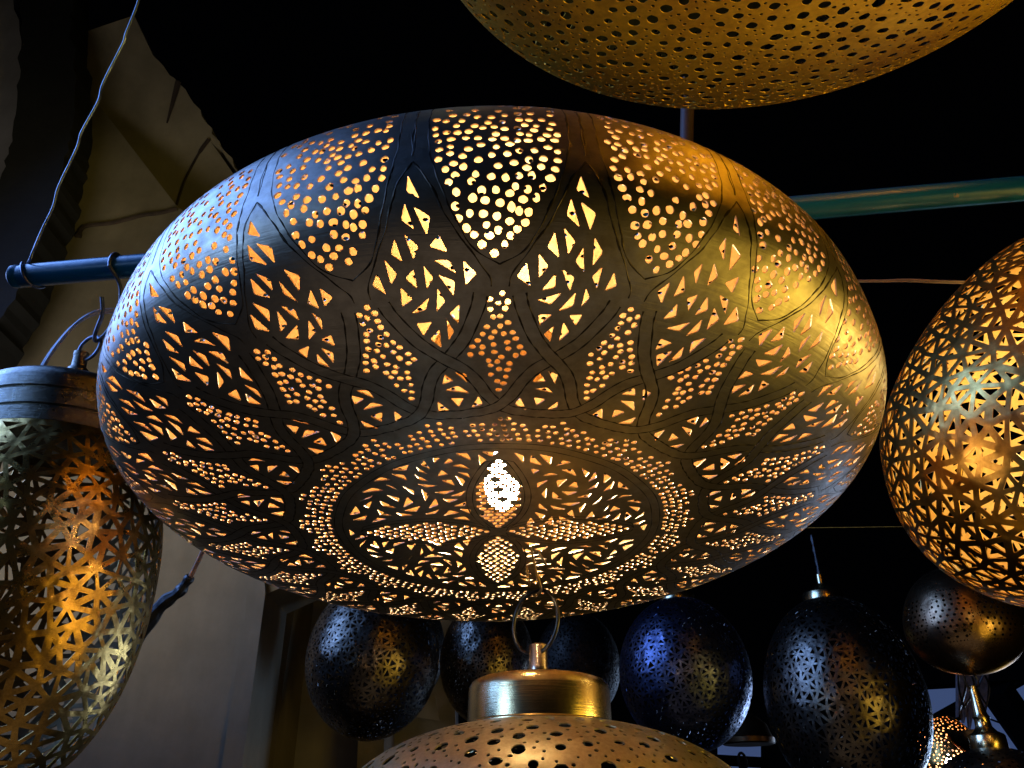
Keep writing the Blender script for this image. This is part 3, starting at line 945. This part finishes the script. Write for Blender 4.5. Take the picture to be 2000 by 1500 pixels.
strap_lines = []
EP, CP_ = strap_edges(False)
EQ, CQ_ = strap_edges(True)
for k in range(-10, 11):
    mid = LON0 + k * SEC + SEC / 2
    for edges, other, over_at, shift in ((EP, CQ_, 0, (0, SEC)), (EQ, CP_, 1, (0, -SEC))):
        for lo, s in edges:
            run = []
            for a, b in zip(lo, s):
                hide = False
                for n_c, sh in enumerate(shift):            # crossing 0 on the rosette, crossing 1 on the kite's tip
                    if n_c == over_at:
                        continue
                    d2 = ((other[0] + sh - a) * float(S0.R(b))) ** 2 + (other[1] - b) ** 2
                    near = abs(a - (0 if n_c == 0 else (SEC / 2 if sh > 0 else -SEC / 2))) < math.radians(4.2) and b < 0.300
                    if near and d2.min() < HW * HW * 0.92:
                        hide = True
                if hide:
                    if len(run) > 3:
                        strap_lines.append(run)
                    run = []
                else:
                    run.append((mid + a, b + 0.0003 * math.sin(a * 90 + k)))
            if len(run) > 3:
                strap_lines.append(run)
for s in (0.1575, 0.1655):
    lines.append([(i * 2 * math.pi / 240, s + 0.0004 * math.sin(i * 0.37)) for i in range(241)])
for k in range(4):
    for o in (0.0045, 0.0105):
        pts = []
        for i in range(41):
            t = i / 40
            y = 0.008 + 0.132 * t
            x = (0.0205 * math.sin(math.pi * t ** 0.92) ** 0.85 + o) if 0 < t < 1 else 0.002
            pts.append((x, y))
        for sg in (1, -1):
            lines.append([(LON0 + k * math.pi / 2 + math.atan2(sg * x, y), math.hypot(x, y)) for x, y in pts])
S0.ribbons('engraving', lines, 0.0017, 0.00018, M_GROOVE, shell)
S0.ribbons('strapwork', strap_lines, 0.0021, 0.0002, M_GROOVE, shell)
bulb(big, (-0.011, 0.785, 0.3270), S0.n, 0.0190, M_GLASS, 0.045, 1.65)
topc = S0.point(0.0, S0.top) - (S0.point(0.0, S0.top) - S0.C - S0.n * np.dot(S0.point(0.0, S0.top) - S0.C, S0.n))
lathe('lamp_cap', topc - S0.n * 0.004, S0.n, [(0.075, 0), (0.075, 0.035), (0.068, 0.040), (0.012, 0.042), (0.012, 0.075), (0.002, 0.078)], M_CAP, big)

# ================================================================== bronze egg lamp, lower left
SL = Shell((-0.648, 1.030, 0.3156), (-0.022, -0.107), 0.157, 0.2879, 0.2385, 2.25, 2.05, neck=0.112)
egg = thing('bronze_egg_lamp', 'tall bronze egg lamp with triangle cutwork, unlit, hooked to the pipe at left', 'lamp', SL.C)
SL.build('lamp_shell', SL.triangle_holes(0.0200, 0.0068, chop=0.06, var=0.4), 0.011, 0.0012, [M_BRONZE, M_BRONZE_IN], egg)
tp = SL.C + SL.n * float(SL.z[-1])
capm = metal('grey_brass_cap', (0.27, 0.25, 0.20), (0.12, 0.105, 0.08), rough=(0.22, 0.36), scale=14.0, brush=0.4, hammer=0.05, brush_scale=(2, 2, 220))
cap = lathe('lamp_cap', tp - SL.n * 0.006, SL.n, [(0.1135, 0.0), (0.1155, 0.001), (0.1155, 0.020), (0.1120, 0.022), (0.1120, 0.0235), (0.1150, 0.025), (0.1150, 0.046), (0.1115, 0.048), (0.1115, 0.0495), (0.1145, 0.051),
                                           (0.1145, 0.068), (0.110, 0.078), (0.100, 0.084), (0.032, 0.090), (0.026, 0.094), (0.012, 0.096)], capm, egg, seg=96)
st = tp + SL.n * 0.088
lathe('stem', st, SL.n, [(0.0125, 0), (0.0115, 0.006), (0.0125, 0.012), (0.0155, 0.018), (0.0160, 0.024), (0.0145, 0.030), (0.0105, 0.034), (0.0100, 0.050), (0.0108, 0.052), (0.0108, 0.058), (0.004, 0.060)], capm, cap, seg=36)
rc = st + SL.n * 0.066 + np.array([0.010, 0, 0])
tube('ring', [rc + 0.021 * (math.cos(t) * np.array([0.93, -0.36, 0]) + math.sin(t) * np.array([0, 0, 1])) for t in np.linspace(0, 2 * math.pi, 41)[:-1]], 0.0026, M_GALV, cap, 10, True)
for o in (0.0, 0.0042):
    tube('flex', [p + np.array([o, -o * 0.3, o * 0.9]) for p in catmull([at(60, 760, 1.10), at(78, 722, 1.11), at(105, 680, 1.13), at(140, 640, 1.15), at(172, 618, 1.16), at(204, 610, 1.18), at(260, 612, 1.22)], 8)], 0.0027, M_FLEX, egg, 8)

# ================================================================== lit tear shaped lamp, right edge
SR = Shell((0.7068, 0.8531, 0.4224), (0.044, -0.176), 0.2322, 0.2152, 0.2811, 2.51, 1.45, neck=0.03)
tear = thing('tear_lamp', 'brass tear shaped lamp with triangle cutwork, glowing yellow, cut by the right edge', 'lamp', SR.C)
SR.build('lamp_shell', SR.triangle_holes(0.0190, 0.0062, chop=0.06, var=0.4), 0.011, 0.0012, [M_GOLD, M_INSIDE], tear)
bulb(tear, SR.C + SR.n * 0.02, SR.n, 0.03, M_GLASS2, 0.05)

# ================================================================== lamps with drilled holes, above and below
def drilled(S, d, r_big, r_small, s0, s1):
    H = []
    pts = S.scatter(d, s0, s1, tries=30)
    P = S.point(pts[:, 0], pts[:, 1])
    for lo, s in pts:
        H.append(S.dot(lo, s, r_big * (1 + J(0.2)), 12))
    small = S.scatter(d * 0.40, s0, s1, tries=12)
    Q = S.point(small[:, 0], small[:, 1])
    for i, (lo, s) in enumerate(small):
        if np.min(((P - Q[i]) ** 2).sum(1)) > (r_big + r_small * 2.0) ** 2:
            H.append(S.dot(lo, s, r_small * (1 + J(0.25)), 7))
    return H


ST = Shell((0.3199, 0.5779, 1.0991), (0.073, -0.313), 0.4596, 0.1487, 0.20, 2.0, 2.0, neck=0.05)
bowl = thing('drilled_bowl_lamp', 'wide golden bowl lamp drilled with round holes, unlit, above at the top edge', 'lamp', ST.C)
ST.build('lamp_shell', drilled(ST, 0.0250, 0.0080, 0.0028, 0.0, ST.S[-1] * 0.62), 0.013, 0.0013, [M_BOWL, M_BLACK_IN], bowl)

BC = np.array([0.0355, 0.9343, -0.0182])
SB = Shell(BC, (0.002, 0.028), 0.2311, 0.12, 0.1237, 2.3, 2.24, neck=0.07)
low_lamp = thing('capped_drilled_lamp', 'matte brass dome lamp with shiny cap, hung by wire under the big lamp', 'lamp', BC)
SB.build('lamp_shell', drilled(SB, 0.0230, 0.0060, 0.0020, 0.0, SB.S[-1]), 0.010, 0.0013, [M_MATTE, M_BLACK_IN], low_lamp)
cb = np.array([0.0305, 0.9330, 0.0985])
cap = lathe('lamp_cap', cb, (0.0, 0.02, 1), [(0.0805, -0.004), (0.0822, -0.002), (0.0822, 0.002), (0.0800, 0.004), (0.0798, 0.036), (0.0785, 0.042), (0.0755, 0.0465), (0.070, 0.0490), (0.016, 0.052), (0.006, 0.0525)], M_CAP, low_lamp, seg=128)
stb = cb + np.array([0.0, 0.001, 0.0515])
lathe('stem', stb, (0, 0, 1), [(0.0125, 0.0), (0.0118, 0.002), (0.0114, 0.006), (0.0118, 0.007), (0.0114, 0.009), (0.0118, 0.011), (0.0112, 0.013), (0.0108, 0.036), (0.0098, 0.038), (0.004, 0.038)], M_STEM, cap, seg=40)
RC = stb + np.array([-0.003, 0.0, 0.064])
rdir = np.array([0.70, -0.71, 0.0])
tube('ring', [RC + 0.0365 * (math.cos(t) * rdir + 1.02 * math.sin(t) * np.array([0.03, 0.0, 1])) for t in np.linspace(0, 2 * math.pi, 61)[:-1]], 0.0025, M_IRON, cap, 12, True)
rt_ = RC + np.array([0, 0, 0.037])
wl = catmull([at(1036, 1066, 0.800), at(1040, 1085, 0.805), at(1048, 1120, 0.815), at(1057, 1150, 0.825), rt_ + np.array([0.004, -0.004, -0.004]), rt_ + np.array([0.0, 0.002, -0.006]), rt_ + np.array([-0.006, 0, 0.004]),
              at(1034, 1138, 0.822), at(1030, 1122, 0.818), at(1029, 1108, 0.813)], 8)
tag(tube('wire_loop', wl, 0.0013, M_BRASSWIRE, None, 8), 'thin brass wire looped from the lit medallion to the iron ring', 'wire')
tag(tube('wire_end', catmull([at(1052, 1078, 0.803), at(1060, 1092, 0.800), at(1067, 1104, 0.798)], 6), 0.0014, M_BRASSWIRE, None, 8), 'short loose end of brass wire poking out of the medallion', 'wire')

# ================================================================== dark egg lamps in the background
SD = Shell((0, 0, 0), (0, 0), 0.17, 0.195, 0.21, 1.95, 1.98, neck=0.045)
dh = SD.triangle_holes(0.0140, 0.0054, chop=0.05, var=0.35)


def dark_lamp(name, label, C, sx, sz, mat, cap_on, rz, first=None, group='dark egg lamps hanging in the background'):
    root = thing(name, label, 'lamp', C, group)
    root.rotation_euler = (0, 0, rz)
    root.scale = (sx / 0.17, sx / 0.17, sz / 0.2025)
    return root


proto_mesh = None
specs = [
    ('black egg lamp hanging left of the capped dome lamp, its rim lit silver', (-0.3596, 2.0888, 0.382), 0.170, 0.199, M_BLACK, 0.3),
    ('black egg lamp half hidden behind the shiny brass cap, with a blue sheen', (-0.0675, 2.1969, 0.3949), 0.128, 0.165, M_BLACK, 1.2),
    ('blue tinted egg lamp with a bright blue sheen, right of the shiny cap', (0.4241, 2.003, 0.3306), 0.1592, 0.182, M_BLUED, 2.0),
    ('large black egg lamp with a steel cap, left of the copper globe', (0.7529, 1.8752, 0.252), 0.1738, 0.228, M_BLACK, 4.1),
    ('nearly black egg lamp showing only its rim right of the shiny cap', tuple(at(1128, 1302, 2.45)), 0.135, 0.165, M_DULL, 5.2),
    ('nearly black egg lamp peeping out behind the silver rimmed one', tuple(at(800, 1272, 2.6)), 0.118, 0.175, M_DULL, 0.9),
]
for i, (lab, C, sx, sz, mat, rz) in enumerate(specs):
    root = dark_lamp('dark_egg_lamp', lab, C, sx, sz, mat, True, rz)
    if proto_mesh is None:
        o = SD.build('lamp_shell', dh, 0.017, 0.0011, [mat, M_BLACK_IN], None)
        proto_mesh = o.data
        ztop = float(SD.z[-1])
        cp = lathe('lamp_cap', (0, 0, ztop - 0.004), (0, 0, 1), [(0.047, 0), (0.047, 0.018), (0.044, 0.022), (0.02, 0.030), (0.010, 0.040), (0.009, 0.060), (0.004, 0.062)], M_CAP, None, seg=40)
        rod = tube('chain', [np.array([0, 0, ztop + 0.05 + 0.012 * k]) for k in range(9)], [0.003, 0.006, 0.003, 0.006, 0.003, 0.006, 0.003, 0.006, 0.003], M_IRON, None, 8)
        proto = (o, cp, rod)
    else:
        proto = tuple(bpy.data.objects.new(x.name.split('.')[0], x.data) for x in base_parts)
        for x in proto:
            COL.objects.link(x)
    if i == 0:
        base_parts = proto
    for x in proto:
        x.parent = root
    sh = proto[0]
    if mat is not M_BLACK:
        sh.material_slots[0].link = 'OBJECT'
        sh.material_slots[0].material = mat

# copper globe, right
SG = Shell((0.8768, 1.5362, 0.3392), (0.008, 0.003), 0.1062, 0.0854, 0.1192, 1.97, 2.0, neck=0.03)
globe = thing('copper_globe_lamp', 'small brown copper globe lamp with dotted hexagon panels, below the tear lamp', 'lamp', SG.C)
gh = []
NP = 8
for k in range(NP):
    l0 = math.radians(-128) + k * 2 * math.pi / NP
    half = math.pi / NP
    s_lo, s_hi = 0.112, 0.205
    s = s_lo + 0.005
    row = 0
    while s < s_hi:
        t = (s - s_lo) / (s_hi - s_lo)
        w = half * min(1.0, 0.45 + 1.6 * min(t, 1 - t) * 1.2) * 0.74
        r = float(SG.R(s))
        m = int(2 * w * r / 0.0112)
        for i in range(m + 1):
            lo = l0 + (-w + 2 * w * (i + 0.5 * (row % 2)) / max(m, 1)) * 0.98
            if abs(lo - l0) < w:
                gh.append(SG.dot(lo, s, 0.0026, 9))
        s += 0.0098
        row += 1
    out = [(-0.40, s_lo - 0.003), (0.40, s_lo - 0.003), (0.86, 0.5 * (s_lo + s_hi) - 0.014), (0.86, 0.5 * (s_lo + s_hi) + 0.014), (0.40, s_hi + 0.002), (-0.40, s_hi + 0.002), (-0.86, 0.5 * (s_lo + s_hi) + 0.014), (-0.86, 0.5 * (s_lo + s_hi) - 0.014)]
    for i in range(8):
        a, b = np.array(out[i]), np.array(out[(i + 1) % 8])
        ln = math.hypot((b[0] - a[0]) * half * 0.095, b[1] - a[1])
        m = max(2, int(ln / 0.0056))
        for j in range(m):
            p = a + (b - a) * j / m
            gh.append(SG.dot(l0 + p[0] * half, p[1], 0.0014, 7))
SG.build('lamp_shell', gh, 0.009, 0.0011, [M_COPPER, M_BLACK_IN], globe)

# small lit dotted lamp, a bowl and a capped lamp at the lower right corner
SS = Shell(tuple(at(1858, 1490, 2.3)), (0, 0), 0.105, 0.10, 0.135, 2.0, 1.7, neck=0.02)
small_lit = thing('dotted_lamp', 'small lit lamp of fine dots in the lower right corner', 'lamp', SS.C)
sh_ = []
for lo, s in SS.scatter(0.0088, 0.0, SS.S[-1] * 0.95, tries=30):
    if abs(((lo * 5 / math.pi) % 1.0) - 0.5) > 0.44:
        continue
    sh_.append(SS.dot(lo, s, 0.0029, 7))
SS.build('lamp_shell', sh_, 0.010, 0.001, [M_BRONZE, M_INSIDE], small_lit)
bulb(small_lit, SS.C + SS.n * 0.0, SS.n, 0.018, emitter('lit_bulb_glass_small', (1.0, 0.80, 0.72), 60.0), 0.03)
bo = at(1898, 1432, 2.15)
tag(lathe('brown_bowl', bo - np.array([0, 0, 0.05]), (0.05, 0.1, 1), [(0.015, 0), (0.038, 0.010), (0.055, 0.028), (0.062, 0.048), (0.059, 0.049), (0.051, 0.030), (0.035, 0.014), (0.001, 0.006)], M_COPPER, None, seg=48),
    'brown copper bowl with a bright rim behind the corner lamps', 'bowl')
SK = Shell(tuple(at(1972, 1600, 1.35)), (0.0, 0.0), 0.125, 0.12, 0.115, 2.0, 2.0, neck=0.028)
corner = thing('corner_lamp', 'dotted grey brass lamp with a pale steel collar and tapered stem, lower right corner', 'lamp', SK.C)
SK.build('lamp_shell', [SK.dot(lo, s, 0.0026, 8) for lo, s in SK.scatter(0.011, 0.0, SK.S[-1] * 0.93, tries=24)], 0.010, 0.001, [M_BLACK, M_BLACK_IN], corner)
kt = SK.C + SK.n * float(SK.z[-1])
cap = lathe('lamp_cap', kt - SK.n * 0.004, SK.n, [(0.030, 0), (0.031, 0.002), (0.031, 0.024), (0.029, 0.027), (0.020, 0.032), (0.014, 0.040), (0.013, 0.052), (0.015, 0.056), (0.012, 0.062), (0.0085, 0.085), (0.0075, 0.110), (0.004, 0.112)], M_CAP, corner, seg=40)
kr = kt + SK.n * 0.118
tube('ring', [kr + 0.018 * (math.cos(t) * np.array([0.9, 0.4, 0]) + math.sin(t) * np.array([0, 0, 1])) for t in np.linspace(0, 2 * math.pi, 31)[:-1]], 0.002, M_IRON, cap, 8, True)
# dark bowl and ring seen in the gap between the blue lamp and the large black one
bo = at(1462, 1452, 2.7)
tag(lathe('dark_bowl_lamp', bo, (0, 0, 1), [(0.085, -0.004), (0.090, 0.0), (0.090, 0.016), (0.084, 0.020), (0.070, 0.060), (0.04, 0.085), (0.01, 0.10)], metal('dull_copper_rim', (0.30, 0.17, 0.08), (0.12, 0.07, 0.03), rough=(0.3, 0.5)), None, seg=48),
    'dull copper bowl lamp in the gap between blue and black egg lamps', 'lamp')
rb = at(1450, 1488, 2.5)
rg = thing('ringed_finial', 'black lamp top with an upright ring against the gap of sky', 'lamp', rb)
rl = tube('ring', [rb + 0.020 * (math.cos(t) * np.array([0.8, 0.6, 0]) + 1.3 * math.sin(t) * np.array([0, 0, 1])) for t in np.linspace(0, 2 * math.pi, 31)[:-1]], 0.0045, M_WOODBLACK, rg, 8, True)
lathe('finial', rb - np.array([0, 0, 0.105]), (0, 0, 1), [(0.045, 0), (0.040, 0.03), (0.022, 0.055), (0.018, 0.085), (0.008, 0.09)], M_WOODBLACK, rg, seg=24)

# ================================================================== flexes and cords
cord = thing('brown_flex', 'thin brown twin flex stretched between the big lamp and the tear lamp', 'cable', at(1800, 547, 1.25))
for o in (0, 3.4):
    tube('strand', catmull([at(1480, 538 + o, 1.28), at(1620, 546 + o, 1.28), at(1700, 548 + o * 0.6, 1.28), at(1775, 546 + o, 1.28), at(1850, 549 + o, 1.28), at(2010, 551 + o, 1.28)], 8), 0.0016, M_BROWNFLEX, cord, 8)
tag(tube('thin_wire', [at(1560, 1031, 1.6), at(1660, 1030, 1.6), at(1800, 1028, 1.6)], 0.0009, M_GALV, None, 6), 'hair thin wire crossing the dark gap below the brown flex', 'wire')
tc_ = thing('taped_cord', 'cord wrapped in black tape with bare copper strands, beside the bronze egg lamp', 'cable', at(340, 1180, 1.3))
for o in (0, 7):
    tube('strand', catmull([at(402 + o * 0.4, 1060, 1.3), at(390 + o * 0.5, 1086, 1.3), at(376 + o * 0.6, 1115, 1.3), at(364 + o, 1136, 1.3)], 6), 0.0024, simple('pink_flex', (0.45, 0.27, 0.2), 0.4) if o == 0 else M_BROWNFLEX, tc_, 8)
tp_ = catmull([at(372, 1126, 1.3), at(362, 1140, 1.3), at(350, 1156, 1.3), at(330, 1170, 1.3), at(308, 1190, 1.3), at(280, 1228, 1.3), at(250, 1270, 1.3)], 5)
tube('tape', tp_, [0.0075 + 0.0012 * math.sin(i * 0.9) + 0.007 * (i / len(tp_)) for i in range(len(tp_))], M_TAPE, tc_, 9)
